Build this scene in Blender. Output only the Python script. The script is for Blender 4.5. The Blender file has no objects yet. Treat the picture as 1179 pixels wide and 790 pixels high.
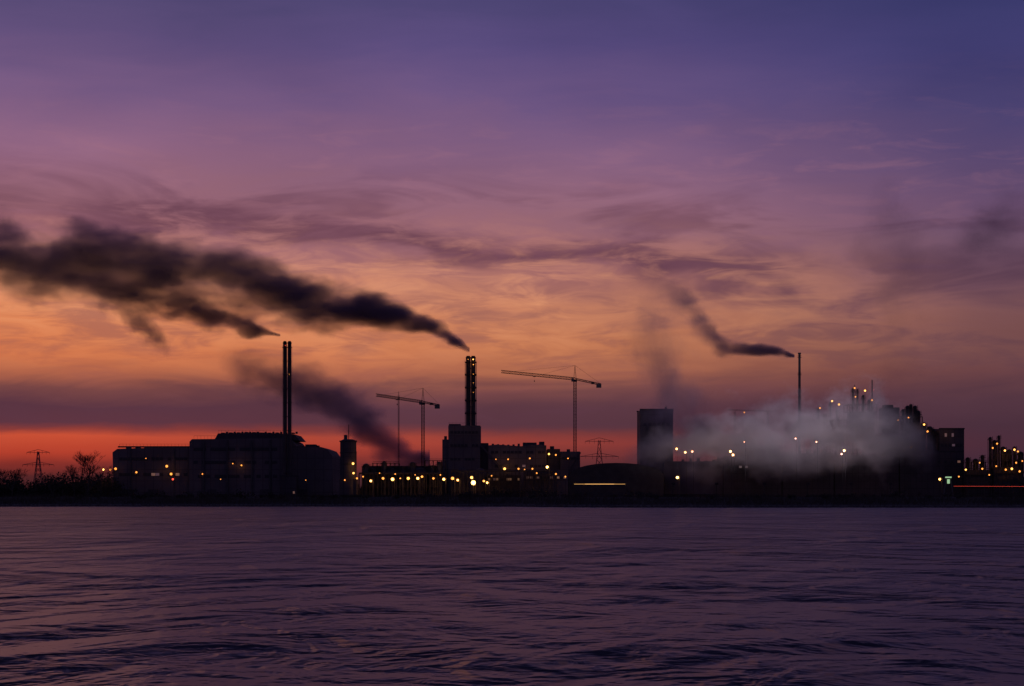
import bpy, math, random, bmesh
from mathutils import Vector
random.seed(7)
sc=bpy.context.scene
sc.view_settings.view_transform='Standard'
sc.view_settings.look='None'
sc.view_settings.exposure=0
D0=1376.0
S=0.514286/1179      # metres of width per metre of distance per pixel
H=5.0
def gx(p,D=D0): return (p-589.5)*S*D
def gz(p,D=D0): return H+(572-p)*S*D
def lin(c):
    o=[]
    for v in c:
        v=v/255.0
        o.append(v/12.92 if v<=0.04045 else ((v+0.055)/1.055)**2.4)
    return tuple(o)+(1.0,)

# ---------------------------------------------------------------- node helpers
class NT:
    def __init__(s,nt): s.nt=nt
    def n(s,t,**k):
        nd=s.nt.nodes.new(t)
        for a,b in k.items(): setattr(nd,a,b)
        return nd
    def put(s,sock,v):
        if isinstance(v,bpy.types.NodeSocket): s.nt.links.new(v,sock)
        else: sock.default_value=v
    def m(s,op,a,b=None,c=None,clamp=False):
        nd=s.n('ShaderNodeMath',operation=op); nd.use_clamp=clamp
        s.put(nd.inputs[0],a)
        if b is not None: s.put(nd.inputs[1],b)
        if c is not None: s.put(nd.inputs[2],c)
        return nd.outputs[0]
    def sstep(s,v,a,b):
        nd=s.n('ShaderNodeMapRange',interpolation_type='SMOOTHSTEP')
        s.put(nd.inputs[0],v); nd.inputs[1].default_value=a; nd.inputs[2].default_value=b
        return nd.outputs[0]
    def ramp(s,v,stops,interp='LINEAR'):
        nd=s.n('ShaderNodeValToRGB'); cr=nd.color_ramp; cr.interpolation=interp
        while len(cr.elements)>1: cr.elements.remove(cr.elements[-1])
        cr.elements[0].position=stops[0][0]; cr.elements[0].color=stops[0][1]
        for p,c in stops[1:]:
            e=cr.elements.new(p); e.color=c
        s.put(nd.inputs[0],v); return nd.outputs[0]
    def mix(s,f,a,b,bt='MIX'):
        nd=s.n('ShaderNodeMix',data_type='RGBA',blend_type=bt)
        s.put(nd.inputs[0],f); s.put(nd.inputs[6],a); s.put(nd.inputs[7],b)
        return nd.outputs[2]
    def comb(s,x,y,z):
        nd=s.n('ShaderNodeCombineXYZ'); s.put(nd.inputs[0],x); s.put(nd.inputs[1],y); s.put(nd.inputs[2],z); return nd.outputs[0]
    def noise(s,vec,scale,detail=3,rough=0.5,dist=0.0):
        nd=s.n('ShaderNodeTexNoise'); s.put(nd.inputs['Vector'],vec)
        nd.inputs['Scale'].default_value=scale; nd.inputs['Detail'].default_value=detail
        nd.inputs['Roughness'].default_value=rough; nd.inputs['Distortion'].default_value=dist
        return nd.outputs[0]
    def gauss(s,v,c,w):
        d=s.m('DIVIDE',s.m('SUBTRACT',v,c),w)
        return s.m('EXPONENT',s.m('MULTIPLY',s.m('MULTIPLY',d,d),-1.0))

# ---------------------------------------------------------------- sky
w=bpy.data.worlds.new("sky"); sc.world=w; w.use_nodes=True
w.cycles.sampling_method='MANUAL'; w.cycles.sample_map_resolution=256
w.node_tree.nodes.clear(); N=NT(w.node_tree)
tc=N.n('ShaderNodeTexCoord')
sep=N.n('ShaderNodeSeparateXYZ'); w.node_tree.links.new(tc.outputs['Generated'],sep.inputs[0])
X,Y,Z=sep.outputs
hor=N.m('SQRT',N.m('ADD',N.m('MULTIPLY',X,X),N.m('MULTIPLY',Y,Y)))
e=N.m('DIVIDE',Z,N.m('MAXIMUM',hor,0.001))
u=N.m('ARCTAN2',X,Y)
cv=N.comb(N.m('MULTIPLY',u,9.0),N.m('MULTIPLY',e,42.0),0.0)
nA=N.noise(cv,1.0,4,0.58,0.8)
cv2=N.comb(N.m('MULTIPLY',u,26.0),N.m('MULTIPLY',e,120.0),3.0)
nB=N.noise(cv2,1.0,4,0.6,0.6)
cv3=N.comb(N.m('MULTIPLY',u,6.0),N.m('MULTIPLY',e,12.0),8.0)
nC=N.noise(cv3,1.0,2,0.5,0.3)
e2=N.m('ADD',e,N.m('MULTIPLY',N.m('SUBTRACT',nA,0.5),0.026))
e2=N.m('ADD',e2,N.m('MULTIPLY',N.m('SUBTRACT',nB,0.5),0.008))
# keep the low red slot crisp
e2=N.mix(N.sstep(e,0.03,0.06),N.m('ADD',e,N.m('MULTIPLY',N.m('SUBTRACT',nB,0.5),0.004)),e2)
t=N.m('SQRT',N.m('DIVIDE',N.m('MAXIMUM',e2,0.0),1.5),clamp=True)
def T(y): return math.sqrt(max(0,(572-y)*S)/1.5)
def TE(v): return math.sqrt(v/1.5)
high=[(TE(.36),(67,58,99)),(TE(.55),(59,52,89)),(TE(.9),(44,42,76)),(1.0,(31,32,60))]
def mk(rows):
    st=[(T(y),lin(c)) for y,c in rows]+[(p,lin(c)) for p,c in high]
    st.sort(key=lambda a:a[0]); return st
L=mk([(572,(54,30,40)),(550,(84,38,40)),(535,(134,48,42)),(522,(188,66,46)),(504,(210,84,56)),(496,(144,62,58)),(489,(98,55,68)),(470,(92,54,68)),(450,(124,72,70)),(435,(178,100,74)),(410,(214,120,76)),(375,(222,132,86)),(345,(226,144,102)),(315,(214,144,118)),(290,(178,118,118)),(262,(154,100,112)),(230,(150,102,118)),(180,(142,100,128)),(110,(118,90,130)),(50,(98,80,124)),(0,(82,72,114))])
C=mk([(572,(52,34,48)),(545,(74,42,48)),(528,(106,48,50)),(510,(144,60,54)),(500,(118,56,57)),(491,(86,52,64)),(468,(88,54,66)),(448,(118,70,70)),(430,(168,100,76)),(400,(198,122,84)),(365,(202,130,98)),(335,(190,124,104)),(305,(168,110,108)),(270,(152,104,116)),(230,(148,104,124)),(170,(130,96,130)),(110,(108,86,132)),(50,(88,75,126)),(0,(76,69,116))])
R=mk([(572,(46,34,52)),(540,(62,40,56)),(515,(74,44,58)),(490,(72,46,60)),(460,(84,54,66)),(430,(106,66,70)),(400,(120,78,78)),(370,(126,84,86)),(330,(114,79,92)),(290,(108,80,102)),(250,(106,79,110)),(200,(94,75,114)),(140,(78,69,116)),(70,(64,61,112)),(0,(56,57,106))])
cl=N.ramp(t,L); cc=N.ramp(t,C); crr=N.ramp(t,R)
fLC=N.sstep(u,-0.25,0.06); fCR=N.sstep(u,0.0,0.25)
col=N.mix(fCR,N.mix(fLC,cl,cc),crr)
# mauve streak clouds
y_=N.m('SUBTRACT',572.0,N.m('DIVIDE',e,S))     # elevation in pixel rows
lineA=N.m('SUBTRACT',y_,N.m('ADD',286.0,N.m('MULTIPLY',u,150.0)))
lineA=N.m('ADD',lineA,N.m('MULTIPLY',N.m('SUBTRACT',nA,0.5),110.0))
mA=N.m('MULTIPLY',N.gauss(lineA,0.0,20.0),N.m('MULTIPLY',N.sstep(u,-0.27,-0.18),N.m('SUBTRACT',1.0,N.sstep(u,0.08,0.22))))
mA=N.m('MULTIPLY',mA,N.sstep(nB,0.2,0.55))
lineB=N.m('SUBTRACT',y_,N.m('ADD',248.0,N.m('MULTIPLY',u,60.0)))
mB=N.m('MULTIPLY',N.gauss(lineB,0.0,38.0),N.sstep(nA,0.44,0.64))
mC=N.m('MULTIPLY',N.m('MULTIPLY',N.gauss(y_,325.0,42.0),N.sstep(u,0.0,0.12)),N.sstep(nA,0.36,0.62))
mD=N.m('MULTIPLY',N.m('MULTIPLY',N.gauss(y_,370.0,90.0),0.8),N.sstep(N.m('MULTIPLY_ADD',nB,0.6,N.m('MULTIPLY',nA,0.4)),0.46,0.64))
mk_=N.m('MAXIMUM',N.m('MAXIMUM',N.m('MULTIPLY',mA,0.9),N.m('MULTIPLY',mB,0.6)),N.m('MAXIMUM',N.m('MULTIPLY',mC,0.8),N.m('MULTIPLY',mD,0.55)))
col=N.mix(mk_,col,N.mix(fCR,lin((104,64,82)),lin((78,52,72))))
col=N.mix(1.0,col,N.ramp(nC,[(0.25,(0.84,0.84,0.87,1)),(0.75,(1.15,1.12,1.1,1))]),'MULTIPLY')
wis=N.m('MULTIPLY',N.m('MULTIPLY',N.gauss(y_,210.0,80.0),N.sstep(nB,0.48,0.75)),0.2)
col=N.mix(wis,col,lin((178,120,130)))
wi2=N.m('MULTIPLY',N.m('MULTIPLY',N.m('MULTIPLY',N.gauss(y_,345.0,60.0),N.sstep(N.m('ADD',N.m('MULTIPLY',nB,-0.5),N.m('MULTIPLY',nC,0.5)),-0.06,0.1)),0.42),N.m('SUBTRACT',1.0,fCR))
col=N.mix(wi2,col,lin((240,164,118)))
au=N.m('ABSOLUTE',u); fE=N.sstep(au,0.35,1.6)
E_=N.ramp(t,[(0.0,lin((48,45,66))),(TE(.1),lin((72,64,98))),(TE(.3),lin((68,60,102))),(TE(.9),lin((46,44,80))),(1.0,lin((30,32,60)))])
col=N.mix(fE,col,E_)
skyt=N.n('ShaderNodeTexSky'); skyt.sky_type='NISHITA'; skyt.sun_disc=False
skyt.sun_elevation=math.radians(-3); skyt.sun_rotation=math.radians(-14)
bg1=N.n('ShaderNodeBackground'); N.put(bg1.inputs[0],col); bg1.inputs[1].default_value=1.0
bg2=N.n('ShaderNodeBackground'); N.put(bg2.inputs[0],skyt.outputs[0]); bg2.inputs[1].default_value=0.005
ad=N.n('ShaderNodeAddShader'); w.node_tree.links.new(bg1.outputs[0],ad.inputs[0]); w.node_tree.links.new(bg2.outputs[0],ad.inputs[1])
wo=N.n('ShaderNodeOutputWorld'); w.node_tree.links.new(ad.outputs[0],wo.inputs[0])

sl=bpy.data.lights.new("sun","SUN"); sl.energy=0.01; sl.angle=math.radians(8); sl.color=(1,0.45,0.3)
so=bpy.data.objects.new("sun",sl); sc.collection.objects.link(so)
so.rotation_euler=Vector((0.24,-0.97,-0.03)).to_track_quat('-Z','Y').to_euler()

# ---------------------------------------------------------------- materials
def pmat(name,c1,c2,rough=0.7,metal=0.0,scale=0.2,panel=None,bump=0.3):
    m=bpy.data.materials.new(name); m.use_nodes=True; k=NT(m.node_tree)
    b=m.node_tree.nodes['Principled BSDF']
    g=k.n('ShaderNodeTexCoord').outputs['Object']
    f=k.noise(g,scale,4,0.6)
    c=k.mix(k.sstep(f,0.3,0.7),c1+(1,),c2+(1,))
    if panel:
        sp=k.n('ShaderNodeSeparateXYZ'); k.put(sp.inputs[0],g)
        fr=k.m('FRACT',k.m('DIVIDE',k.m('ADD',sp.outputs[0],sp.outputs[1]),panel))
        ln=k.m('LESS_THAN',fr,0.08)
        fz=k.m('LESS_THAN',k.m('FRACT',k.m('DIVIDE',sp.outputs[2],panel*1.3)),0.06)
        c=k.mix(k.m('MULTIPLY',k.m('MAXIMUM',ln,fz),0.5),c,(c1[0]*.4,c1[1]*.4,c1[2]*.4,1))
    k.put(b.inputs['Base Color'],c)
    b.inputs['Roughness'].default_value=rough; b.inputs['Metallic'].default_value=metal
    bp=k.n('ShaderNodeBump'); bp.inputs['Strength'].default_value=bump; bp.inputs['Distance'].default_value=0.1
    k.put(bp.inputs['Height'],k.noise(g,scale*6,3)); k.put(b.inputs['Normal'],bp.outputs[0])
    return m
M_clad=pmat("cladding_panels",(0.10,0.088,0.092),(0.15,0.13,0.135),0.8,0,0.05,6.0)
M_clad2=pmat("dark_cladding",(0.055,0.048,0.052),(0.09,0.078,0.082),0.8,0,0.05,4.0)
M_conc=pmat("concrete",(0.10,0.095,0.09),(0.16,0.15,0.145),0.85,0,0.15)
M_steel=pmat("galvanised_steel",(0.06,0.06,0.065),(0.10,0.095,0.095),0.6,0.3,0.5)
M_dark=pmat("painted_steel",(0.03,0.028,0.03),(0.05,0.046,0.05),0.7,0.1,0.5)
M_roof=pmat("roof_felt",(0.04,0.04,0.045),(0.06,0.06,0.065),0.9,0,0.2)
M_glass=pmat("window_glass",(0.02,0.02,0.025),(0.03,0.03,0.035),0.4,0,0.2)
M_bark=pmat("bark",(0.04,0.034,0.03),(0.07,0.056,0.05),0.9,0,2)
M_leaf=pmat("winter_foliage",(0.025,0.024,0.016),(0.05,0.044,0.026),0.9,0,0.4)
M_reed=pmat("dry_reeds",(0.05,0.042,0.03),(0.09,0.072,0.05),0.9,0,0.3)
def emat(name,c,s):
    m=bpy.data.materials.new(name); m.use_nodes=True; b=m.node_tree.nodes['Principled BSDF']
    b.inputs['Base Color'].default_value=(0.8,0.8,0.8,1)
    b.inputs['Emission Color'].default_value=c+(1,); b.inputs['Emission Strength'].default_value=s
    m.cycles.emission_sampling='NONE'
    return m
E_amber=emat("sodium_lamp_glow",(1.0,0.32,0.04),2.0)
E_warm=emat("warm_lamp_glow",(1.0,0.45,0.09),3.2)
E_hot=emat("bright_flood_glow",(1.0,0.52,0.13),6.0)
E_red=emat("red_lamp_glow",(1.0,0.08,0.03),1.8)
E_dimw=emat("lit_window",(1.0,0.45,0.12),0.10)
E_dimw2=emat("dim_lit_window",(1.0,0.4,0.12),0.03)
E_green=emat("green_lamp_glow",(0.6,1.0,0.5),0.5)
E_trail=emat("light_trail_glow",(1.0,0.5,0.12),1.0)
MATS=[M_clad,M_clad2,M_conc,M_steel,M_dark,M_roof,M_glass,M_bark,M_leaf,M_reed,E_amber,E_warm,E_hot,E_red,E_dimw,E_dimw2,E_green,E_trail]
CL,CD,CO,ST,DK,RF,GL,BK,LF,RD,EA,EW,EH,ER,EDW,EDW2,EG,ET=range(18)

# ---------------------------------------------------------------- mesh builder
class MB:
    def __init__(s): s.v=[];s.f=[];s.m=[]
    def add(s,vs,fs,m):
        o=len(s.v); s.v+=[tuple(v) for v in vs]
        for f in fs: s.f.append(tuple(i+o for i in f)); s.m.append(m)
    def box(s,x0,x1,y0,y1,z0,z1,m):
        s.add([(x0,y0,z0),(x1,y0,z0),(x1,y1,z0),(x0,y1,z0),(x0,y0,z1),(x1,y0,z1),(x1,y1,z1),(x0,y1,z1)],
          [(3,2,1,0),(4,5,6,7),(0,1,5,4),(1,2,6,5),(2,3,7,6),(3,0,4,7)],m)
    def prism(s,pr,y0,y1,m):
        n=len(pr); s.add([(a,y0,b) for a,b in pr]+[(a,y1,b) for a,b in pr],
          [tuple(range(n)),tuple(range(2*n-1,n-1,-1))]+[((i+1)%n,i,i+n,(i+1)%n+n) for i in range(n)],m)
    def cyl(s,x,y,z0,z1,r,m,n=16,r2=None,dome=False):
        r2=r if r2 is None else r2
        rings=[(z0,r),(z1,r2)]
        if dome: rings+=[(z1+r2*.35,r2*.85),(z1+r2*.6,r2*.45),(z1+r2*.68,0.02)]
        vs=[];fs=[]
        for z,rr in rings:
            for i in range(n):
                a=2*math.pi*i/n; vs.append((x+rr*math.cos(a),y+rr*math.sin(a),z))
        for k in range(len(rings)-1):
            for i in range(n):
                j=(i+1)%n; fs.append((k*n+i,k*n+j,(k+1)*n+j,(k+1)*n+i))
        fs.append(tuple(range(n-1,-1,-1))); fs.append(tuple(range((len(rings)-1)*n,len(rings)*n)))
        s.add(vs,fs,m)
    def beam(s,p,q,t,m,t2=None,n=4):
        p=Vector(p);q=Vector(q);d=q-p
        if d.length<1e-6: return
        d.normalize(); a=Vector((0,1,0)) if abs(d.y)<.9 else Vector((1,0,0))
        b=d.cross(a).normalized(); c=d.cross(b); t2=t if t2 is None else t2
        vs=[]
        for P,T_ in((p,t),(q,t2)):
            for i in range(n):
                an=2*math.pi*(i+.5)/n; vs.append(P+(b*math.cos(an)+c*math.sin(an))*T_*.7)
        s.add(vs,[(i,(i+1)%n,(i+1)%n+n,i+n) for i in range(n)]+[tuple(range(n-1,-1,-1)),tuple(range(n,2*n))],m)
    def ball(s,x,y,z,r,m,n=8):
        vs=[(x,y,z-r)];fs=[]
        R_=4
        for k in range(1,R_):
            a=math.pi*k/R_
            for i in range(n):
                b=2*math.pi*i/n; vs.append((x+r*math.sin(a)*math.cos(b),y+r*math.sin(a)*math.sin(b),z-r*math.cos(a)))
        vs.append((x,y,z+r))
        for i in range(n):
            j=(i+1)%n; fs.append((0,1+j,1+i))
            for k in range(R_-2): fs.append((1+k*n+i,1+k*n+j,1+(k+1)*n+j,1+(k+1)*n+i))
            fs.append((1+(R_-2)*n+i,1+(R_-2)*n+j,len(vs)-1))
        s.add(vs,fs,m)
    def truss(s,p,q,w,h,t,m,seg):
        p=Vector(p);q=Vector(q);d=(q-p); dn=d.normalized()
        if abs(dn.z)>.9: a=Vector((w/2,0,0)); b=Vector((0,h/2,0))
        else: a=Vector((0,w/2,0)); b=Vector((0,0,h/2))
        cs=[a+b,a-b,-a-b,-a+b]
        for c in cs: s.beam(p+c,q+c,t,m)
        for k in range(seg):
            P=p+d*(k/seg);Q=p+d*((k+1)/seg)
            for i in range(4):
                j=(i+1)%4
                if k%2: s.beam(P+cs[i],Q+cs[j],t*.6,m)
                else: s.beam(P+cs[j],Q+cs[i],t*.6,m)
                s.beam(P+cs[i],P+cs[j],t*.6,m)
    def frame(s,x0,x1,y0,y1,z0,z1,nx,nz,t,m,brace=True,floors=True):
        for i in range(nx+1):
            x=x0+(x1-x0)*i/nx
            for y in(y0,y1): s.beam((x,y,z0),(x,y,z1),t,m)
            for k in range(1,nz+1):
                z=z0+(z1-z0)*k/nz; s.beam((x,y0,z),(x,y1,z),t*.8,m)
        for k in range(1,nz+1):
            z=z0+(z1-z0)*k/nz
            for y in(y0,y1):
                s.beam((x0,y,z),(x1,y,z),t*.8,m)
                s.beam((x0,y,z+1.1),(x1,y,z+1.1),t*.3,m)
            if floors and k%2==0: s.box(x0+.1,x1-.1,y0+.1,y1-.1,z-.15,z-.03,m)
        if brace:
            for i in range(nx):
                for k in range(nz):
                    if (i+k)%3==0:
                        xa=x0+(x1-x0)*i/nx; xb=x0+(x1-x0)*(i+1)/nx; za=z0+(z1-z0)*k/nz; zb=z0+(z1-z0)*(k+1)/nz
                        s.beam((xa,y0,za),(xb,y0,zb),t*.5,m)
    def column(s,x,y,z0,z1,r,m,plat=3):
        s.cyl(x,y,z0,z1,r,m,14,dome=True)
        for k in range(plat):
            z=z0+(z1-z0)*(0.35+0.62*k/max(1,plat-1)) if plat>1 else z1-2
            s.cyl(x,y,z-.2,z+.1,r+1.1,DK,12)
            s.cyl(x,y,z+1.1,z+1.22,r+1.1,DK,12)
        s.beam((x+r+.4,y-.3,z0),(x+r+.4,y-.3,z1+1),.25,DK)
        s.beam((x-r-.6,y,z0),(x-r-.6,y,z1-1),.3,ST)
        s.beam((x-r-.6,y,z1-1),(x,y,z1+r*.7),.3,ST)
    def obj(s,name,parent=None):
        me=bpy.data.meshes.new(name); me.from_pydata(s.v,[],s.f)
        used=sorted(set(s.m)); mp={u:i for i,u in enumerate(used)}
        for u_ in used: me.materials.append(MATS[u_])
        me.polygons.foreach_set('material_index',[mp[a] for a in s.m]); me.update()
        o=bpy.data.objects.new(name,me); sc.collection.objects.link(o)
        if parent: o.parent=parent
        return o
G0=3.0
def lamps(parent,lst,D,name="wall_lamps"):
    """small fittings bolted on a structure: bracket, hood and bulb"""
    m=MB()
    for (p,q,k,r) in lst:
        x,z=gx(p,D),gz(q,D); y=D
        m.beam((x,y+3,z+.3),(x,y,z+r+.2),.12,DK)
        m.box(x-r*.8,x+r*.8,y-.2,y+r*1.2,z+r,z+r+.25,DK)
        m.ball(x,y,z,r,k)
    return m.obj(name,parent)
def point(p,q,D,e,c=(1,.42,.11),par=None,r=1.0,k=.2):
    l=bpy.data.lights.new("lamp_light","POINT"); l.energy=e*k; l.color=c; l.shadow_soft_size=r
    o=bpy.data.objects.new("lamp_light",l); sc.collection.objects.link(o); o.location=(gx(p,D),D,gz(q,D))
    if par: o.parent=par
def street_lamp(p,q,D,k=EA,r=.75,light=0):
    m=MB(); x,z=gx(p,D),gz(q,D); r*=1.05
    m.cyl(x+1.4,D,G0-.3,z+.8,.16,ST,8,.09)
    m.beam((x+1.4,D,z+.8),(x,D,z+1.0),.09,ST)
    m.box(x-.6,x+.5,D-.25,D+.25,z+r*.9,z+r*.9+.25,DK)
    m.ball(x,D,z,r,k)
    o=m.obj("street_lamp")
    if light: point(p,q,D-1.5,light,par=o,k=.5)
    return o

# ---------------------------------------------------------------- water
def plane_obj(name,mat,vs,fs):
    me=bpy.data.meshes.new(name); me.from_pydata(vs,[],fs); me.materials.append(mat); me.update()
    o=bpy.data.objects.new(name,me); sc.collection.objects.link(o); return o
wm=bpy.data.materials.new("river_water"); wm.use_nodes=True; k=NT(wm.node_tree)
b=wm.node_tree.nodes['Principled BSDF']
b.inputs['Base Color'].default_value=(0.060,0.056,0.080,1); b.inputs['IOR'].default_value=1.40
b.inputs['Specular Tint'].default_value=(0.95,0.97,1.0,1)
g=k.n('ShaderNodeTexCoord').outputs['Object']
def mp(sx,sy,off=0,rot=4):
    n=k.n('ShaderNodeMapping'); k.put(n.inputs[0],g); n.inputs['Scale'].default_value=(sx,sy,1); n.inputs['Location'].default_value=(off,off,off); n.inputs['Rotation'].default_value=(0,0,math.radians(rot)); return n.outputs[0]
n1=k.noise(mp(0.65,0.45),1.0,3,0.6,0.4)
n2=k.noise(mp(0.18,0.09,5,-7),1.0,3,0.58,0.7)
n4=k.noise(mp(0.042,0.016,2,9),1.0,3,0.62,0.6)
n3=k.noise(mp(0.014,0.006,9),1.0,3,0.5)
hgt=k.m('ADD',k.m('ADD',k.m('MULTIPLY',n1,1.3),k.m('MULTIPLY',n2,6.0)),k.m('MULTIPLY',n4,26.0))
bp=k.n('ShaderNodeBump'); bp.inputs['Distance'].default_value=1.0
k.put(bp.inputs['Strength'],k.m('ADD',0.8,k.m('MULTIPLY',k.m('SUBTRACT',n3,.5),1.4)))
k.put(bp.inputs['Height'],hgt); k.put(b.inputs['Normal'],bp.outputs[0])
b.inputs['Roughness'].default_value=0.35
plane_obj("river_water",wm,[(-7000,-400,0),(7000,-400,0),(7000,1600,0),(-7000,1600,0)],[(0,1,2,3)])

# ---------------------------------------------------------------- ground with river bank
gm=pmat("bank_soil_and_grass",(0.035,0.033,0.026),(0.07,0.062,0.048),0.95,0,0.06,None,0.6)
def shore(x):
    s_=.5+.5*math.tanh((x-15)/18.0)
    return 1000-95*s_+3*math.sin(x*.05)+1.5*math.sin(x*.17+1)+1.0*math.sin(x*.41)
prof=[(-6,-2.5),(0,-.1),(3,.7),(12,1.6),(26,3.2),(34,4.6),(42,4.8),(60,3.2),(90,G0),(300,G0)]
xs=[-7000,-3000,-1200]+[-700+4*i for i in range(351)]+[1200,3000,7000]
vs=[];fs=[]
for x in xs:
    s_=shore(x)
    for d,z in prof: vs.append((x,s_+d+ (random.uniform(-1,1) if 0<d<60 else 0),z+(random.uniform(-.25,.25) if 0<d<60 else 0)))
    vs.append((x,14000,G0))
n=len(prof)+1
for i in range(len(xs)-1):
    for j in range(n-1): fs.append((i*n+j,(i+1)*n+j,(i+1)*n+j+1,i*n+j+1))
plane_obj("ground",gm,vs,fs)
m=MB()
for i in range(1500):
    x=random.uniform(-420,420); r=random.uniform(.3,.9); y=shore(x)+random.uniform(-.5,4)
    m.ball(x,y,.2+r*.3,r,CO,5)
m.obj("shoreline_rocks")

# ---------------------------------------------------------------- vegetation
def clump(m,x,y,z,rx,rz,cnt,s,mat=LF):
    subs=[(random.uniform(-.6,.6)*rx,random.uniform(-.6,.6)*rx,random.uniform(.15,.8)*rz,random.uniform(.25,.5)) for _ in range(6)]
    for i in range(cnt):
        a=random.choice(subs); v=Vector((random.gauss(0,1),random.gauss(0,1),random.gauss(0,1))).normalized()*random.random()**.4
        c=Vector((x+a[0]+v.x*rx*a[3],y+a[1]+v.y*rx*a[3],max(z-.3,z+a[2]+v.z*rz*a[3])))
        p=Vector((random.gauss(0,1),random.gauss(0,1),random.gauss(0,1))).normalized(); q=p.orthogonal().normalized()
        ss=s*random.uniform(.5,1.3); m.add([c-p*ss,c+q*ss*.6,c+p*ss,c-q*ss*.6],[(0,1,2,3)],mat)
m=MB()
for i in range(520):
    x=random.uniform(-470,20) if i<330 else random.uniform(10,430)
    d=random.uniform(28,60); big=random.random()**3*(.5+.5*math.sin(x*.031+1))
    hh=1.8+4.5*big; clump(m,x,shore(x)+d,4.0,hh*1.3,hh,46,.55)
m.obj("riverside_shrubs")
m=MB()
for i in range(26000):
    x=random.uniform(-450,420); d=random.uniform(6,38); y=shore(x)+d; z=0.8+d*.11
    h=random.uniform(.8,2.0)*(0.6+.6*abs(math.sin(x*.07)+math.sin(x*.023))); a=random.uniform(0,3.14); wv=.13
    dx,dy=math.cos(a)*wv,math.sin(a)*wv
    m.add([(x-dx,y-dy,z-.4),(x+dx,y+dy,z-.4),(x+random.uniform(-.5,.5),y,z+h)],[(0,1,2)],RD)
m.obj("reed_bed")
def bare(m,p,d,l,r,dep):
    q=p+d*l; m.beam(p,q,r,BK,r*.7,5 if dep>3 else 3)
    if dep==0: return
    for i in range(3 if dep>1 else 4):
        nd=(d+Vector((random.uniform(-.75,.75),random.uniform(-.75,.75),random.uniform(-.15,.5)))).normalized()
        bare(m,p+d*l*random.uniform(.65,1),nd,l*random.uniform(.62,.82),r*.62,dep-1)
def bare_tree(p,D,top,wid=1,dep=6):
    m=MB(); x=gx(p,D); ht=gz(top,D)-G0
    bare(m,Vector((0,0,-.3)),Vector((0,0,1)),1.0,.075,dep)
    mz=max(v[2] for v in m.v); sc_=ht/mz
    m.v=[(x+v[0]*sc_*wid,D+v[1]*sc_,G0+v[2]*sc_) for v in m.v]
    return m.obj("bare_tree")
bare_tree(101,1250,517,1.4); bare_tree(86,1290,534); bare_tree(14,1260,538,1.3); bare_tree(61,1240,543,1.2)
bare_tree(116,1300,541,1.0); bare_tree(1172,1200,548,1.2)
m=MB()
def treemass(x0,x1,D,top,var,n_):
    for i in range(n_):
        p=random.uniform(x0,x1); h=gz(top+random.uniform(0,var),D)-G0
        DD=D+random.uniform(-20,40); x=gx(p,D)
        clump(m,x,DD,G0,h*.55,h,90,.9)
        for j in range(8):
            m.beam((x,DD,G0),(x+random.uniform(-.5,.5)*h,DD,G0+h*random.uniform(.8,1.12)),.14,BK,.05,3)
treemass(-60,128,1330,545,12,120)
treemass(380,760,1480,548,10,90)
treemass(1100,1260,1480,545,10,50)
treemass(-300,-60,1400,543,14,40)
m.obj("distant_trees")
m=MB()
for i in range(500):
    x=random.uniform(-2600,2600); y=random.uniform(4500,5200); clump(m,x,y,G0,28,random.uniform(14,26),16,7)
m.obj("distant_woodland")

# ---------------------------------------------------------------- lattice pylons
def pylon(p,D,top):
    m=MB(); x=gx(p,D); h=gz(top,D)-G0; W=h*.11
    def lv(f): return W*(1-f)**1.2+.6*(h/40)
    L_=9; t=.32*D/1376
    for k in range(L_):
        a,b_=k/L_,(k+1)/L_
        ca=[(x+i*lv(a),D+j*lv(a),G0+h*a) for i,j in((-1,-1),(1,-1),(1,1),(-1,1))]
        cb=[(x+i*lv(b_),D+j*lv(b_),G0+h*b_) for i,j in((-1,-1),(1,-1),(1,1),(-1,1))]
        for i in range(4):
            j=(i+1)%4; m.beam(ca[i],cb[i],t,ST); m.beam(ca[i],cb[j],t*.6,ST); m.beam(ca[j],cb[i],t*.6,ST)
    for f,wd in((.72,.33),(.98,.24)):
        z=G0+h*f
        for s_ in(-1,1):
            tip=(x+s_*h*wd,D,z)
            for dy in(-1,1):
                m.beam((x,D+dy*lv(f),z),tip,t*.8,ST); m.beam((x,D+dy*lv(f),z+h*.06),tip,t*.7,ST)
            for g_ in(.35,.7,1):
                m.beam((x+s_*h*wd*g_,D,z),(x+s_*h*wd*g_,D,z+h*.06*(1-g_)),t*.5,ST)
                m.beam((x+s_*h*wd*g_,D,z),(x+s_*h*wd*g_,D,z-h*.04),t*.5,DK)
    m.obj("electricity_pylon")
pylon(44,1650,520); pylon(690,1900,507)

# ---------------------------------------------------------------- incinerator hall (left)
def winrow(m,x0,x1,y,z,n_,wd,ht,lit=.15):
    for i in range(n_):
        x=x0+(x1-x0)*(i+.5)/n_
        r=random.random()
        if r>.8: continue
        k_=EDW if r<lit*.25 else (EDW2 if r<lit*.6 else GL)
        m.box(x-wd/2,x+wd/2,y-.12,y+.2,z,z+ht,k_)
        m.box(x-wd/2-.15,x+wd/2+.15,y-.22,y+.18,z-.25,z-.03,DK)
def parapet(m,x0,x1,y0,y1,z):
    m.box(x0-.3,x1+.3,y0-.3,y0+.3,z+.003,z+1.0,RF); m.box(x0-.3,x1+.3,y1-.3,y1+.3,z+.003,z+1.0,RF)
D=1376
m=MB(); Xg=lambda p:gx(p,D); Zg=lambda q:gz(q,D)
m.prism([(Xg(131),G0),(Xg(129.5),Zg(521)),(Xg(135),Zg(517)),(Xg(166),Zg(516)),(Xg(166),Zg(515)),(Xg(219),Zg(515)),(Xg(219),G0)],D,D+60,CL)
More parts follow.
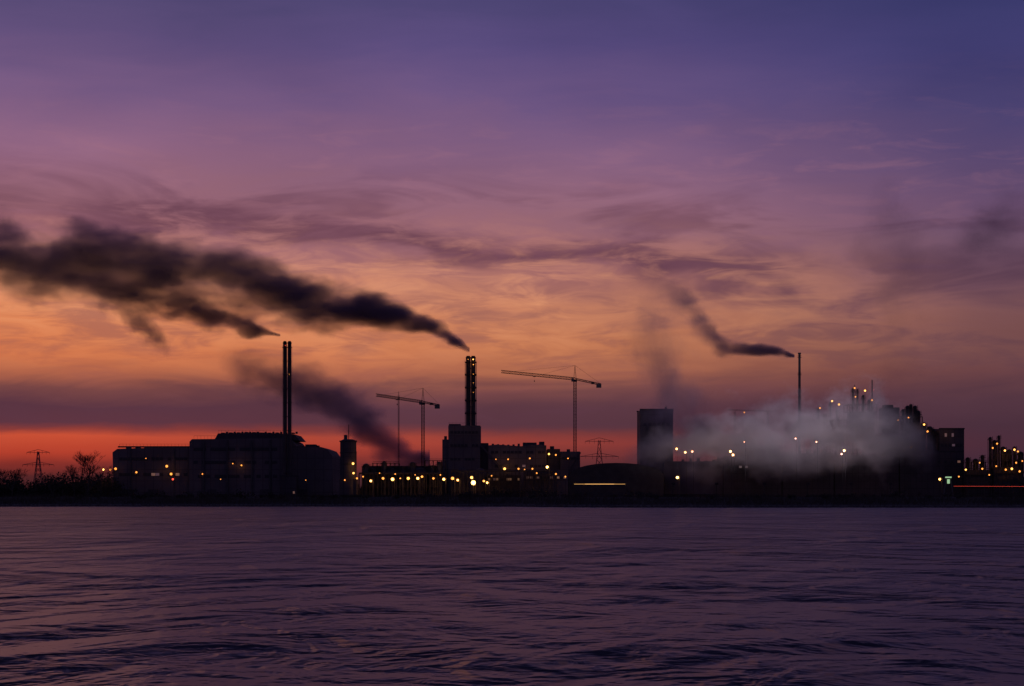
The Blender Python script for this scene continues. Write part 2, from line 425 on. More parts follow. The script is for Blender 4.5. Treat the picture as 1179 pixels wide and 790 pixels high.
m.prism([(Xg(219.2),G0),(Xg(219.2),Zg(509)),(Xg(222),Zg(506)),(Xg(331),Zg(505)),(Xg(337),Zg(508)),(Xg(342),Zg(514)),(Xg(370),Zg(515)),(Xg(378),Zg(518)),(Xg(383),Zg(525)),(Xg(384),G0)],D-4,D+66,CL)
m.prism([(Xg(246),Zg(506)),(Xg(250),Zg(499)),(Xg(300),Zg(498)),(Xg(338),Zg(500)),(Xg(344),Zg(507))],D+4,D+50,CD)
parapet(m,Xg(136),Xg(218),D+.5,D+59,Zg(515.5))
for p in range(140,215,11): m.box(Xg(p),Xg(p+4),D+15,D+24,Zg(516),Zg(513.4+random.random()),ST)
for p in range(252,335,9):
    m.box(Xg(p),Xg(p+3.5),D+10,D+18,Zg(499),Zg(496.8+random.random()),ST); m.cyl(Xg(p+6),D+14,Zg(499),Zg(496.5),.8,ST,8)
for p in range(346,370,6): m.cyl(Xg(p),D+14,Zg(516),Zg(512.6),1.1,ST,8)
m.box(Xg(350),Xg(362),D+8,D+20,Zg(516),Zg(511.5),CD)
for a,b_,q in((222,331,505),(250,337,498.7),(136,218,514.6)):
    m.beam((Xg(a),D+5,Zg(q)+2),(Xg(b_),D+5,Zg(q)+2),.12,DK)
    for p in range(a,b_,4): m.beam((Xg(p),D+5,Zg(q)-1),(Xg(p),D+5,Zg(q)+2),.1,DK)
for q in(548,530): winrow(m,Xg(137),Xg(216),D,Zg(q),17,2.6,1.9,.04)
for q in(550,534,519): winrow(m,Xg(224),Xg(320),D-4,Zg(q),20,2.8,1.9,.04)
for p in(235,262,290,311): m.box(Xg(p),Xg(p)+1.0,D-5,D-4.01,G0,Zg(507),ST)
for p in(150,200): m.box(Xg(p),Xg(p)+.8,D-.9,D-.01,G0,Zg(517),ST)
for p in(144,172,240,300,345): m.box(Xg(p),Xg(p)+6,D-4.3,D-4.02 if p>219 else D-.02,G0,G0+7,CD)
hall=m.obj("waste_incinerator_hall")
lamps(hall,[(133,540,EA,.9),(157,544,EA,.7),(168,528,EA,.35),(192,537,EA,.9),(197,546,EA,.9),(233,546,EA,.45),(268,534,EA,.4),(278,536,EA,.55)],D-6)
point(192,541,D-9,700,par=hall); point(276,537,D-10,400,par=hall)

def twin_stack(pc,D,top,r,gap,name,lat=False,base=G0):
    m=MB(); x=gx(pc,D); zt=gz(top,D)
    for s_ in(-1,1):
        m.cyl(x+s_*gap,D,base,zt,r,CD,18); m.cyl(x+s_*gap,D,zt-.6,zt+.4,r+.18,DK,18); m.cyl(x+s_*gap,D,zt+.38,zt+1.2,r*.82,DK,18)
    w_=gap+r+(.5 if lat else .1); nz=int((zt-base)/9)
    for i in(-1,1):
        for j in(-1,1): m.beam((x+i*w_,D+j*(r+.8),base),(x+i*w_,D+j*(r+.8),zt-3),.3 if lat else .12,ST)
    for kz in range(nz):
        za=base+(zt-3-base)*kz/nz; zb=base+(zt-3-base)*(kz+1)/nz
        for j in(-1,1):
            m.beam((x-w_,D+j*(r+.8),zb),(x+w_,D+j*(r+.8),zb),.3,ST)
            if lat:
                m.beam((x-w_,D+j*(r+.8),za),(x+w_,D+j*(r+.8),zb),.22,ST); m.beam((x+w_,D+j*(r+.8),za),(x-w_,D+j*(r+.8),zb),.22,ST)
        if lat or kz==nz-1:
            ex=.35 if lat else .25
            m.box(x-w_-ex,x+w_+ex,D-r-1.6,D+r+1.6,zb-.2,zb+.05,DK)
            for hh in(.6,1.2):
                m.beam((x-w_-ex,D-r-1.6,zb+hh),(x+w_+ex,D-r-1.6,zb+hh),.09,DK)
        m.beam((x,D-r-.7,za),(x,D-r-.7,zb),.18,DK)
    return m.obj(name)
st1=twin_stack(330.7,1366,395,1.3,1.6,"chimney_stack")
lamps(st1,[(328.5,398,ER,.25),(333,431,EA,.2)],1362)
m=MB(); Dk=1350; m.box(gx(322,Dk),gx(341,Dk),Dk,Dk+14,G0,gz(549,Dk),CD); parapet(m,gx(322,Dk),gx(341,Dk),Dk,Dk+14,gz(549,Dk))
winrow(m,gx(323,Dk),gx(340,Dk),Dk,G0+4,5,1.2,1.6); m.obj("boiler_annex_building")

# round silo tower
D=1320; m=MB(); Xg=lambda p:gx(p,D); Zg=lambda q:gz(q,D)
m.cyl(Xg(401),D,G0,Zg(509),5.4,CD,28); m.cyl(Xg(401),D,Zg(509),Zg(507.6),5.9,DK,28)
m.cyl(Xg(401),D,Zg(507.6),Zg(506),5.2,CD,28,3.2); m.cyl(Xg(398),D,Zg(506),Zg(501),1.2,ST,10); m.cyl(Xg(401.5),D,Zg(506),Zg(489),.28,ST,8)
m.beam((Xg(399.5),D,Zg(497)),(Xg(403.5),D,Zg(497)),.12,ST)
for z in(522,535): m.cyl(Xg(401),D,Zg(z),Zg(z)+.5,5.7,DK,28)
for kk in range(10):
    m.beam((Xg(401)+5.6,D-2,G0+kk*3.2),(Xg(401)+5.6,D-2,G0+kk*3.2+3.2),.2,DK)
m.box(Xg(391),Xg(411),D-4,D+8,G0,Zg(552),CD)
silo=m.obj("storage_silo"); lamps(silo,[(406.5,534,EW,.8),(407,545,EW,.7),(397,553,EA,.5)],D-7)
point(407,538,D-9,900,par=silo)

# ---------------------------------------------------------------- tower cranes
def tower_crane(pc,D,base,yj,apex,tipL,tipR,mw=1.9):
    m=MB(); x=gx(pc,D); zj=gz(yj,D); s=D/1376
    m.truss((x,D,base),(x,D,zj-1.5),mw,mw,.42,DK,int((zj-base)/2.4))
    m.box(x-3,x+3,D-3,D+3,base-.3,base+.9,CO)
    m.cyl(x,D,zj-1.5,zj+.2,1.5,DK,12)
    m.box(x-2.6,x-.9,D-2.4,D-.8,zj-1.4,zj+1.0,CL)
    m.box(x-2.75,x-2.58,D-2.2,D-1.0,zj-.7,zj+.6,GL)
    A=(x,D,gz(apex,D))
    for i in(-1,1):
        for j in(-1,1): m.beam((x+i*.9,D+j*.9,zj),A,.26,DK)
    m.beam((x-.5,D,(zj+A[2])/2),(x+.5,D,(zj+A[2])/2),.15,DK)
    L_=Vector((gx(tipL[0],D),D,gz(tipL[1],D))); R_=Vector((gx(tipR[0],D),D,gz(tipR[1],D)))
    J=Vector((x,D,zj+.6)); m.truss(J,L_,1.4,1.8,.34,DK,26); m.truss(J,R_,1.5,1.2,.34,DK,8)
    for f in(.45,.86): m.beam(A,J+(L_-J)*f+Vector((0,0,.7)),.1,DK)
    m.beam(A,R_+Vector((0,0,.5)),.12,DK)
    m.box(R_.x-3.4,R_.x+.2,D-1.1,D+1.1,R_.z-2.3,R_.z+.55,CO)
    m.box(R_.x-7,R_.x-4.6,D-.8,D+.8,R_.z+.3,R_.z+1.7,DK)
    T_=J+(L_-J)*.55; m.box(T_.x-1,T_.x+1,D-.7,D+.7,T_.z-1.4,T_.z-.8,DK)
    m.beam((T_.x,D,T_.z-1),(T_.x,D,T_.z-4),.06,DK); m.box(T_.x-.3,T_.x+.3,D-.2,D+.2,T_.z-5,T_.z-4,DK)
    return m.obj("tower_crane")
tower_crane(487,1420,G0,464,447,(433,455),(506,467))
tower_crane(662,1440,G0,437.5,421,(577,428),(692,443))
m=MB(); m.truss((gx(459,1430),1430,G0),(gx(459,1430),1430,gz(455,1430)),.8,.8,.2,DK,40); m.cyl(gx(459,1430),1430,gz(455,1430),gz(451,1430),.15,DK,6); m.obj("lattice_mast")

# ---------------------------------------------------------------- centre power plant
D=1376; m=MB(); Xg=lambda p:gx(p,D); Zg=lambda q:gz(q,D)
m.box(Xg(516),Xg(553),D+2,D+34,G0,Zg(490),CL)
m.box(Xg(516.5),Xg(530),D+6,D+20,Zg(490)+.003,Zg(488),CD)
m.box(Xg(509),Xg(515.9),D+4,D+30,G0,Zg(506),CL); m.box(Xg(511),Xg(514),D+6,D+12,Zg(506),Zg(502),ST)
m.box(Xg(553.2),Xg(562),D+6,D+30,G0,Zg(510),CD)
m.prism([(Xg(562.2),G0),(Xg(562.2),Zg(513)),(Xg(572),Zg(512)),(Xg(600),Zg(514)),(Xg(620),Zg(512)),(Xg(629),Zg(513)),(Xg(630),G0)],D,D+40,CL)
m.box(Xg(602),Xg(618),D+5,D+22,Zg(514),Zg(509.5),CD); m.box(Xg(621),Xg(627),D+5,D+22,Zg(513.5),Zg(508.5),CD)
m.box(Xg(630.3),Xg(645),D+3,D+38,G0,Zg(517),CD); m.box(Xg(645.3),Xg(668),D+1,D+38,G0,Zg(520),CL)
m.cyl(Xg(636),D+12,Zg(517),Zg(513.5),1.5,ST,10); m.cyl(Xg(655),D+12,Zg(520),Zg(517),1.2,ST,10)
for p in range(566,600,6): m.box(Xg(p),Xg(p+2.6),D+8,D+14,Zg(513.3),Zg(510.6+random.random()*1.2),ST)
for p in range(517,553,4): m.beam((Xg(p),D+2.4,Zg(490)),(Xg(p),D+2.4,Zg(490)+1.8),.1,DK)
m.beam((Xg(516),D+2.4,Zg(490)+1.8),(Xg(553),D+2.4,Zg(490)+1.8),.12,DK)
for q in(499,514,530): winrow(m,Xg(518),Xg(551),D+2,Zg(q),8,2.0,1.5,.08)
for q in(522,538): winrow(m,Xg(565),Xg(628),D,Zg(q),14,2.2,1.6,.15)
winrow(m,Xg(647),Xg(666),D+1,Zg(529),5,2.2,1.6,.2)
m.beam((Xg(640),D-3,G0+4),(Xg(668),D-3,Zg(521)),1.3,CD); m.beam((Xg(553),D-1,Zg(512)),(Xg(600),D-6,G0+6),1.0,CD)
plant=m.obj("power_plant_building")
lamps(plant,[(571,529,EA,.35),(585,529,EA,.5),(610,528,EA,.55),(632,523,EW,.7),(640,524,EA,.6),(654,528,EA,.45),(581,540,EW,.9),(604,541,EA,.5),(613,540,EA,.6)],D-4)
point(583,536,D-10,1400,par=plant); point(628,527,D-8,900,par=plant)
st2=twin_stack(542,1384,412,1.6,1.75,"chimney_stack",True,base=gz(491,1384))
lamps(st2,[(544.8,414,EW,.45),(545,420,EA,.35),(545,431,EA,.25),(545,441,EA,.2),(545,452,EA,.2),(539,414,EA,.25)],1380)
point(545,416,1377,500,par=st2)

# pipe rack / process yard in the middle
D=1330; m=MB(); Xg=lambda p:gx(p,D); Zg=lambda q:gz(q,D)
m.frame(Xg(413),Xg(508),D,D+8,G0,Zg(546),22,2,.4,DK,floors=False)
m.frame(Xg(520),Xg(640),D+3,D+11,G0,Zg(543),26,3,.4,DK,floors=False)
for i in range(5):
    z=Zg(546)+.5; m.beam((Xg(413),D+1+i*1.5,z),(Xg(508),D+1+i*1.5,z),.5,ST,n=8)
    m.beam((Xg(520),D+4+i*1.5,Zg(543)+.5),(Xg(640),D+4+i*1.5,Zg(543)+.5),.5,ST,n=8)
for p,q in((420,536),(428,541),(441,532),(463,538),(474,534),(497,537),(505,533)):
    m.column(Xg(p),D+12,G0,Zg(q),random.uniform(1.1,2.2),ST,2)
for p,r in((446,5.5),(482,5),(531,4.5),(552,4.5)):
    m.cyl(Xg(p),D+20,G0,Zg(544),r,CL,24,dome=True)
m.frame(Xg(427),Xg(458),D+14,D+22,G0,Zg(533),6,6,.35,DK)
m.frame(Xg(488),Xg(512),D+14,D+22,G0,Zg(530),5,6,.35,DK)
m.box(Xg(414),Xg(508),D+24,D+40,G0,Zg(536),CD)
m.box(Xg(560),Xg(600),D+14,D+30,G0,Zg(547),CD); m.box(Xg(604),Xg(655),D+14,D+30,G0,Zg(541),CL)
winrow(m,Xg(561),Xg(599),D+14,Zg(553),12,1.6,1.4,.5); winrow(m,Xg(606),Xg(653),D+14,Zg(551),12,1.6,1.4,.4)
rack=m.obj("pipe_rack")
lamps(rack,[(418,549,EA,.5),(437,545,EA,.35),(455,546,EA,.45),(478,547,EA,.35),(507,547,EA,.45),(566,548,EA,.45),(618,545,EA,.5),(640,546,EA,.6),(651,549,EA,.5)],D-1)
for p,q,k_,r_,L_ in((411,551,EA,.6,0),(427,554,EW,.8,1500),(441,551,EA,.8,0),(452,552,EW,1.1,1800),(461,551,EA,.45,0),(470,551,EW,.9,0),(481,551,EW,.9,1800),(486,549,EA,.7,0),(499,551,EA,.7,0),(511,552,EW,.9,1800),(521,551,EA,1.0,0),(527,553,EA,.8,1800),(543,550,EW,.9,0),(545,556,EH,1.5,4000),(557,554,EA,.7,0),(561,556,EW,.7,1800),(597,540,EA,.6,0),(630,538,EH,.8,1800),
    (119,541,EW,.7,900),(127,541,EA,.7,0),(199,552,ER,.7,0),(254,552,EA,.3,0),(352,553,EA,.3,0),
    (780,550,EH,.9,1800),(1082,552,EW,.8,1200),(1104,549,EA,.5,0),(1112,541,EW,.6,0),(1131,540,EA,.6,0),(1139,547,EA,.5,0)):
    street_lamp(p,q,1318,k_,r_,L_)

# ---------------------------------------------------------------- right-hand works
D=1400; m=MB(); Xg=lambda p:gx(p,D); Zg=lambda q:gz(q,D)
m.box(Xg(737),Xg(775),D,D+34,G0,Zg(472.5),CL); parapet(m,Xg(737),Xg(775),D,D+34,Zg(472.5))
for q in(490,): winrow(m,Xg(740),Xg(772),D,Zg(q),6,2.2,1.6,.0)
for p in(745,764): m.box(Xg(p),Xg(p)+.9,D-.8,D-.02,G0,Zg(474),ST)
m.cyl(Xg(768),D+10,Zg(472.5),Zg(468),.8,ST,8)
silob=m.obj("concrete_boiler_house"); lamps(silob,[(779,501,EA,.25)],D-4)
D=1340; m=MB(); pr=[(gx(655,D),G0)]
for i in range(15):
    a=math.pi*(1-i/14); pr.append((gx(710+55*math.cos(a),D),gz(550-17*max(0,math.sin(a))**.8 if 0<i<14 else 550,D)))
pr.append((gx(765,D),G0))
m.prism(pr,D+5,D+70,RF)
for i in range(8): m.box(gx(664+12*i,D),gx(664+12*i,D)+3.2,D+4.8,D+5.02,G0,G0+5,GL)
m.obj("barrel_roof_warehouse")
D=1380; m=MB()
for a,b_,q,c_ in((765,832,533,CD),(833,900,527,CD),(901,960,524,CD),(961,1035,526,CD),(1036,1110,521,CD)):
    m.box(gx(a,D),gx(b_,D),D+random.uniform(0,.05),D+46,G0,gz(q,D),c_)
    parapet(m,gx(a,D)+.5,gx(b_,D)-.5,D+.5,D+45,gz(q,D))
    winrow(m,gx(a+2,D),gx(b_-2,D),D-.1,gz(q+12,D),9,2,1.5,.1)
    for p in range(a+5,b_-6,9): m.cyl(gx(p,D),D+12,gz(q,D),gz(q-random.uniform(2,8),D),random.uniform(.6,1.6),ST,10)
prod=m.obj("production_hall")
fl=[(779,517,EW,.8),(789,521,EW,.8),(797,520,EA,.8),(841,520,EH,.8),(844,524,EW,.9),(857,509,EA,.4),(916,505,EA,.6),(940,509,EA,.6),(972,519,EH,.8),(969,523,EA,.7)]
Df=1316; m=MB()
for p,q,k_,r_ in fl:
    m.cyl(gx(p,Df)+.9,Df+.8,G0-.3,gz(q,Df)+1.2,.10,DK,8,.06); m.beam((gx(p,Df)+.9,Df+.8,gz(q,Df)+1.1),(gx(p,Df),Df,gz(q,Df)+1.2),.08,DK)
fm=m.obj("floodlight_masts"); lamps(fm,fl,Df)
point(842,520,Df+8,5000,par=fm,k=.5); point(972,518,Df+8,5000,par=fm,k=.5); point(788,518,Df+8,2500,par=fm,k=.5)
# added fill spots in made-up housings, aimed up to brighten the steam cloud
for p,en in((775,6000),(825,10000),(880,13000),(930,16000),(980,16000),(1025,9000)):
    m=MB(); Dl=1286; x=gx(p,Dl); z=gz(557,Dl)
    m.cyl(x,Dl,G0-.3,z-.5,.3,DK,8); m.box(x-.9,x+.9,Dl-.5,Dl+.5,z-.9,z-.2,DK); m.box(x-1.1,x+1.1,Dl-.8,Dl-.6,z-.9,z+.5,DK)
    mo=m.obj("steam_fill_housing")
    l=bpy.data.lights.new("steam_fill_spot","SPOT"); l.energy=en*7.0; l.color=(.92,.74,.90); l.spot_size=math.radians(100); l.spot_blend=1.0; l.shadow_soft_size=.4
    o=bpy.data.objects.new("steam_fill_spot",l); sc.collection.objects.link(o); o.location=(x,Dl,z)
    o.rotation_euler=Vector((0,.64,.77)).to_track_quat('-Z','Y').to_euler(); o.parent=mo
m=MB(); D=1400; x=Xg(920.5)
m.cyl(x,D,G0,Zg(408),1.25,CD,16,.8); m.cyl(x,D,Zg(408),Zg(406.3),1.1,DK,16)
for q in(412,432,452): m.cyl(x,D,Zg(q),Zg(q)+.3,1.5,DK,14); m.cyl(x,D,Zg(q)+1.2,Zg(q)+1.35,1.5,DK,14)
m.frame(x-3,x+3,D-3,D+3,G0,Zg(490),2,7,.3,DK)
m.obj("process_chimney")
# low conveyor gantry reaching over the steaming plant
m=MB(); m.truss((gx(890,1420),1420,gz(474,1420)),(gx(838,1420),1420,gz(472,1420)),.5,.7,.1,DK,22)
for p in(846,884): m.truss((gx(p,1420),1420,G0),(gx(p,1420),1420,gz(474,1420)),.9,.9,.14,DK,24)
oc=m.obj("conveyor_gantry"); lamps(oc,[(857,475,EA,.45)],1416)
D=1400; m=MB()
m.frame(Xg(937),Xg(975),D,D+14,G0,Zg(484),6,12,.4,DK); m.frame(Xg(976),Xg(1010),D+2,D+16,G0,Zg(466),5,13,.4,DK)
m.frame(Xg(848),Xg(905),D+6,D+18,G0,Zg(506),8,8,.4,DK)
for p,q,r in((944,470,.7),(951,478,1.0),(958,463,.6),(966,472,1.0),(984,447,.7),(989,448,.6),(996,455,.8),(1003,460,.7),(870,506,2),(889,504,2.0),(858,508,1.7)):
    m.column(Xg(p),D+7,G0,Zg(q),r,DK,4)
m.cyl(Xg(1006.5),D+8,G0,Zg(437),.55,DK,8,.4); m.cyl(Xg(985),D+4,Zg(450),Zg(443),.25,DK,6)
m.box(Xg(979),Xg(1008),D+3.5,D+14,Zg(490),Zg(474),CD); m.box(Xg(940),Xg(972),D+2,D+12,Zg(510),Zg(495),CD)
m.box(Xg(856),Xg(900),D+8,D+16,Zg(525),Zg(512),CD)
ref=m.obj("refinery_unit")
lamps(ref,[(944,470,EA,.6),(958,462,EW,.7),(966,466,EW,.7),(984,447,EA,.6),(996,450,EW,.7),(985,457,EA,.5),(1004,461,EA,.6),(1006,449,ER,.2)],D-2)
point(960,463,D-5,500,par=ref); point(995,452,D-5,500,par=ref)
D=1390; m=MB()
m.box(gx(1018,D),gx(1037,D),D+4,D+20,G0,gz(469,D),CD); m.box(gx(1020,D),gx(1030,D),D+5,D+15,gz(469,D)+.003,gz(466,D),ST)
m.frame(gx(1037.5,D),gx(1062,D),D,D+14,G0,gz(480,D),4,12,.5,DK); m.frame(gx(1062,D),gx(1081,D),D+2,D+14,G0,gz(500,D),3,8,.5,DK)
for p,q,r in((1042,472,1.2),(1047,468,1.3),(1051,466,1.1),(1056,468,1.3),(1059,474,1.8),(1066,488,1.8),(1073,493,2.2),(1078,497,1.5)):
    m.column(gx(p,D),D+7,G0,gz(q,D),r,DK,3)
m.box(gx(1042,D),gx(1060,D),D+2,D+12,gz(515,D),gz(487,D),CD)
m.box(gx(1082,D),gx(1110.5,D),D+1,D+22,G0,gz(494.5,D),CD); parapet(m,gx(1082,D),gx(1110.5,D),D+1,D+22,gz(494.5,D))
for p in(1088,1096): m.box(gx(p,D),gx(p+2.5,D),D+.8,D+1.02,gz(503,D),gz(499,D),EDW2)
winrow(m,gx(1083,D),gx(1109,D),D+1,gz(514,D),6,2,1.6,.2)
cok=m.obj("distillation_unit")
lamps(cok,[(1046,481,EA,.5),(1034,484,EA,.4),(1064,489,EW,.7),(1068,497,EA,.7),(1105,527,EA,.5),(1049,515,EA,.3)],D-3)
point(1064,492,D-6,900,par=cok); point(1092,500,D-4,300,par=cok)
D=1360; m=MB()
m.frame(gx(1112,D),gx(1145,D),D,D+12,G0,gz(532,D),6,6,.45,DK); m.frame(gx(1145,D),gx(1176,D),D+2,D+14,G0,gz(523,D),6,7,.45,DK)
m.frame(gx(1177,D),gx(1240,D),D+2,D+14,G0,gz(529,D),9,6,.45,DK)
for p,q,r in((1117,528,1.4),(1126,530,1.8),(1134,525,1.2),(1143,504,1.0),(1148,508,1.4),(1153,502,.8),(1158,516,1.8),(1165,519,1.6),(1171,515,1.0),(1178,522,2.0),(1190,512,1.5),(1205,518,2),(1222,507,1.4)):
    m.column(gx(p,D),D+7,G0,gz(q,D),r,DK,3)
m.box(gx(1114,D),gx(1140,D),D+2,D+10,G0,gz(541,D),CD); m.box(gx(1146,D),gx(1175,D),D+3,D+11,G0,gz(538,D),CD)
chem=m.obj("chemical_plant_unit")
lamps(chem,[(1143,516,EA,.6),(1148,511,EA,.6),(1157,519,EW,.7),(1168,518,EW,.7),(1172,520,EA,.6),(1170,533,EA,.6),(1165,540,EW,.8),(1158,541,EA,.7),(1174,543,EA,.7),(1147,537,EA,.5),(1128,533,EA,.5),(1177,531,EA,.5)],D-2)
point(1160,525,D-6,2200,par=chem); point(1125,536,D-6,1100,par=chem)
D=1200; m=MB(); x=gx(1092,D)
m.beam((x-3.2,D,G0),(x-1.2,D,gz(550,D)),.5,CO); m.beam((x+3.2,D,G0),(x+1.2,D,gz(550,D)),.5,CO); m.box(x-1.8,x+1.8,D-.5,D+.5,gz(550.5,D),gz(549,D),EG)
m.box(x-.7,x+.7,D-.4,D+.4,gz(557,D),gz(552,D),EG); m.obj("site_gateway")
m=MB(); D=1010
for i in range(14):
    a=661+4.2*i; m.beam((gx(a,D),D,gz(557.6,D)),(gx(a+4.2,D),D,gz(557.6,D)),.24 if 2<i<11 else .13,ET,n=8)
m.obj("headlight_trail")
m=MB(); m.beam((gx(1098,D),D,gz(560,D)),(gx(1200,D),D,gz(560.4,D)),.045,ER,n=6); m.obj("taillight_trail")

# ---------------------------------------------------------------- smoke and steam (true volumes)
def plume(name,D,pts,dens,albedo,axis='x',yd=0.0,nk=1.1,stretch=.35,nscale=1.6,soft=.8,step=.3,aniso=0.2,seed=0.0,flat=1.0,thr=0.0,ywarp=1.0,K=2.0,rs=1.0):
    """pts: (px,py,radius_units,density) ordered along param axis"""
    P=[(gx(a,D),gz(b_,D),r*S*D*(1+(rs-1)*min(1,r/12)),dn) for a,b_,r,dn in pts]
    ai=0 if axis=='x' else 1; ci=1-ai
    P.sort(key=lambda q:q[ai]); a0,a1=P[0][ai],P[-1][ai]
    c0=min(q[ci] for q in P)-1; c1=max(q[ci] for q in P)+1; rm=max(q[2] for q in P)
    n_=12; vs=[];fs=[]
    PP=[(P[0][0]-(0 if ai else P[0][2]),P[0][1]-(P[0][2] if ai else 0),P[0][2])]+[(q[0],q[1],q[2]) for q in P]+[(P[-1][0]+(0 if ai else P[-1][2]*.3),P[-1][1]+(P[-1][2] if ai else 0),P[-1][2])]
    for q in PP:
        yc=D+yd*((q[ai]-a0)/(a1-a0))
        for i in range(n_):
            an=2*math.pi*i/n_; dc=math.cos(an)*q[2]*K+0.3*math.cos(an); dy=math.sin(an)*q[2]*K*flat+.3*math.sin(an)
            vs.append((q[0],yc+dy,q[1]+dc) if ai==0 else (q[0]+dc,yc+dy,q[1]))
    for k_ in range(len(PP)-1):
        for i in range(n_):
            j=(i+1)%n_; fs.append((k_*n_+i,k_*n_+j,(k_+1)*n_+j,(k_+1)*n_+i))
    fs.append(tuple(range(n_))); fs.append(tuple(range(len(PP)*n_-1,(len(PP)-1)*n_-1,-1)))
    mt=bpy.data.materials.new(name+"_volume"); mt.use_nodes=True; mt.node_tree.nodes.clear(); k=NT(mt.node_tree)
    g=k.n('ShaderNodeTexCoord').outputs['Object']; sp=k.n('ShaderNodeSeparateXYZ'); k.put(sp.inputs[0],g)
    A_=sp.outputs[0 if ai==0 else 2]; C_=sp.outputs[2 if ai==0 else 0]; Yc=sp.outputs[1]
    tt=k.m('DIVIDE',k.m('SUBTRACT',A_,a0),a1-a0,clamp=True)
    rp=k.n('ShaderNodeValToRGB'); cr=rp.color_ramp; cr.interpolation='CARDINAL'
    while len(cr.elements)>1: cr.elements.remove(cr.elements[-1])
    for i,q in enumerate(P):
        pos=(q[ai]-a0)/(a1-a0); cc_=((q[ci]-c0)/(c1-c0),q[2]/rm,q[3],1)
        if i==0: cr.elements[0].position=pos; cr.elements[0].color=cc_
        else:
            e_=cr.elements.new(pos); e_.color=cc_
    k.put(rp.inputs[0],tt); s3=k.n('ShaderNodeSeparateColor'); k.put(s3.inputs[0],rp.outputs[0])
    cen=k.m('MULTIPLY_ADD',s3.outputs[0],c1-c0,c0); rad=k.m('MAXIMUM',k.m('MULTIPLY',s3.outputs[1],rm),.3)
    yc=k.m('MULTIPLY_ADD',tt,yd,D)
    sv=k.comb(k.m('MULTIPLY',A_,stretch/ rm),k.m('DIVIDE',Yc,rm),k.m('DIVIDE',C_,rm))
    sv2=k.n('ShaderNodeVectorMath',operation='ADD'); k.put(sv2.inputs[0],sv); sv2.inputs[1].default_value=(seed,seed*1.7,seed*.6)
    nn=k.noise(sv2.outputs[0],nscale,3,.55,0)
    nl=k.noise(sv2.outputs[0],nscale*.45,0,.5)
    dc=k.m('DIVIDE',k.m('SUBTRACT',C_,cen),rad); dc=k.m('ADD',dc,k.m('MULTIPLY',k.m('SUBTRACT',nl,.5),1.1*ywarp))
    dy=k.m('DIVIDE',k.m('SUBTRACT',Yc,yc),k.m('MULTIPLY',rad,flat))
    d=k.m('SQRT',k.m('ADD',k.m('MULTIPLY',dc,dc),k.m('MULTIPLY',dy,dy)))
    v=k.m('ADD',k.m('SUBTRACT',1.0-thr,d),k.m('MULTIPLY',k.m('SUBTRACT',nn,.5),2*nk))
    v=k.sstep(v,0.0,soft)
    dn=k.m('DIVIDE',k.m('MULTIPLY',k.m('MULTIPLY',v,s3.outputs[2]),dens),rad)
    pv=k.n('ShaderNodeVolumePrincipled'); pv.inputs['Color'].default_value=albedo+(1,)
    pv.inputs['Anisotropy'].default_value=aniso; k.put(pv.inputs['Density'],dn)
    out=k.n('ShaderNodeOutputMaterial'); mt.node_tree.links.new(pv.outputs[0],out.inputs['Volume'])
    mt.cycles.volume_step_rate=step
    o=plane_obj(name,mt,vs,fs)
    bm=bmesh.new(); bm.from_mesh(o.data); bmesh.ops.recalc_face_normals(bm,faces=bm.faces[:])
    if bm.calc_volume(signed=True)<0: bmesh.ops.reverse_faces(bm,faces=bm.faces[:])
    bm.to_mesh(o.data); bm.free()
    return o
SM=(.46,.42,.72)
plume("smoke_plume",1384,[(542,410,2.5,1),(536,405,5,1),(520,396,9,1),(500,386,12,1),(470,374,15,1),(430,364,18,1),(390,358,21,1),(340,346,26,.95),(290,334,30,.92),(240,325,32,.88),(180,310,33,.82),(110,300,35,.8),(50,298,37,.8),(0,292,40,.8),(-60,275,44,.75),(-120,265,46,.6)],3.3,SM,yd=-60,seed=3.1,thr=-.12,nk=1.45,rs=1.1,stretch=.5,ywarp=.8,soft=1.1)
plume("smoke_plume",1366,[(330,391,2,1),(318,387,5,.9),(300,383,9,.9),(280,378,12,.8),(255,370,15,.75),(225,358,18,.65),(190,350,20,.6),(150,346,20,.5),(110,338,22,.4),(60,325,24,.2)],2.4,SM,yd=-40,seed=9.4,thr=-.1,nk=1.4,stretch=.5,soft=1.1)
plume("smoke_wisp",1366,[(202,404,12,.0),(186,390,18,.7),(168,376,20,.9),(150,362,18,.6),(128,350,14,.2)],1.3,SM,yd=-15,seed=5.2,thr=-.2,stretch=.8,soft=1.2)
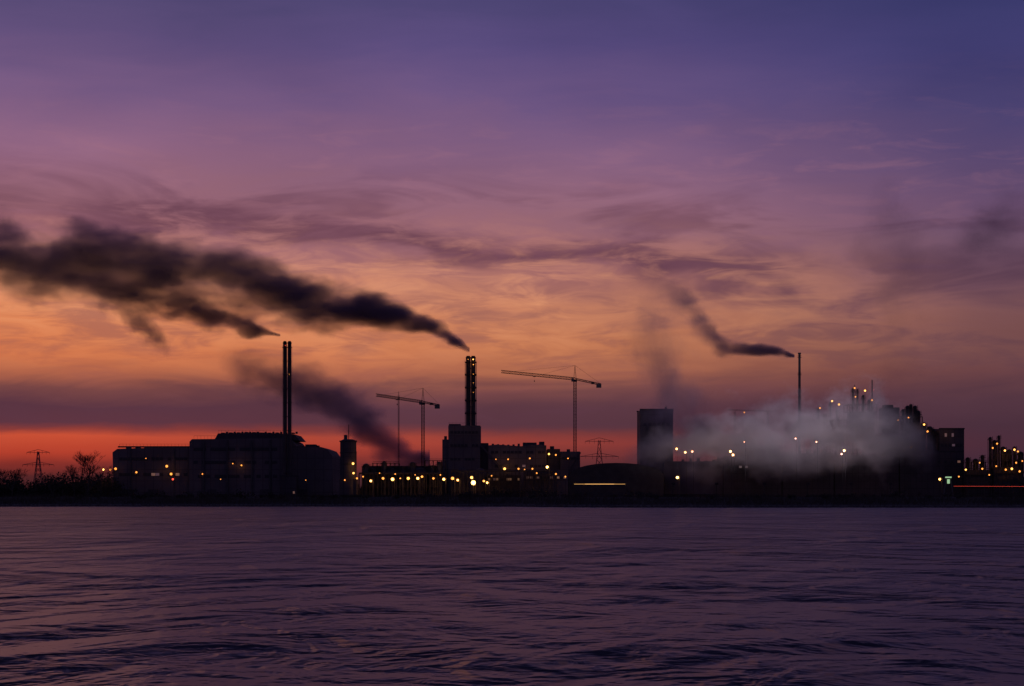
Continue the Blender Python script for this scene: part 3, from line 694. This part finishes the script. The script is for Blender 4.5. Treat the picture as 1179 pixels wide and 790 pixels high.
plume("steam_plume",1450,[(490,528,10,1),(467,522,20,1),(445,512,27,1),(425,496,30,.95),(400,474,32,.9),(370,456,33,.85),(335,440,32,.75),(300,428,29,.6),(272,420,24,.25),(250,414,18,.0),(235,410,14,.0)],2.0,(.66,.60,.80),yd=30,seed=1.7,thr=-.18,stretch=.6,nk=1.2,soft=1.2,ywarp=.7)
plume("chimney_smoke_plume",1400,[(921,407,2.5,1),(914,405,5,1),(900,403,7,1),(880,402,8,.9),(862,401,9,.8),(845,398,11,.7),(828,390,16,.6),(812,372,22,.46),(795,352,24,.33),(770,335,26,.16),(740,320,28,.0),(715,314,28,.0)],2.3,SM,yd=30,seed=6.6,thr=-.1,nk=1.3,stretch=.5,ywarp=.6,soft=1.1)
plume("steam_cloud",1352,[(715,530,12,.0),(745,520,24,.4),(775,514,34,.8),(815,509,40,1),(865,506,44,1),(915,502,48,1),(965,500,50,1),(1010,502,46,1),(1045,510,34,.6),(1080,520,20,.0)],4.8,(.98,.96,.99),yd=0,seed=2.2,flat=.6,nk=1.05,stretch=.8,aniso=.0,thr=-.08,K=1.7,soft=1.2)
plume("rising_steam_column",1366,[(800,525,44,.6),(792,490,42,.8),(780,460,40,.8),(768,430,38,.65),(757,400,38,.5),(752,370,38,.28),(755,340,38,.1),(760,315,36,0)],1.9,(.72,.64,.8),axis='z',seed=4.4,stretch=.7,thr=-.1,soft=1.5,ywarp=.4,flat=.7)
plume("drifting_smoke",1600,[(1030,480,30,0),(1035,430,36,.25),(1030,360,40,.3),(1028,300,42,.35),(1024,240,36,.5),(1020,205,26,.1),(1020,190,20,0)],.32,(.4,.36,.46),axis='z',seed=7.4,stretch=.8,nk=1.5,step=.5)
plume("drifting_smoke",1650,[(1070,300,26,0),(1105,284,38,.35),(1140,264,42,.8),(1172,250,38,.5),(1205,238,30,.0)],.7,(.4,.36,.46),seed=8.8,stretch=.8,step=.5,thr=-.1,soft=1.3,ywarp=.3)

# ---------------------------------------------------------------- camera
cd=bpy.data.cameras.new("camera"); cam=bpy.data.objects.new("camera",cd); sc.collection.objects.link(cam)
cam.location=(0,0,H); cam.rotation_euler=(math.radians(90),0,0)
cd.lens=70; cd.sensor_width=36; cd.shift_y=0.150; cd.clip_start=0.5; cd.clip_end=30000
sc.camera=cam
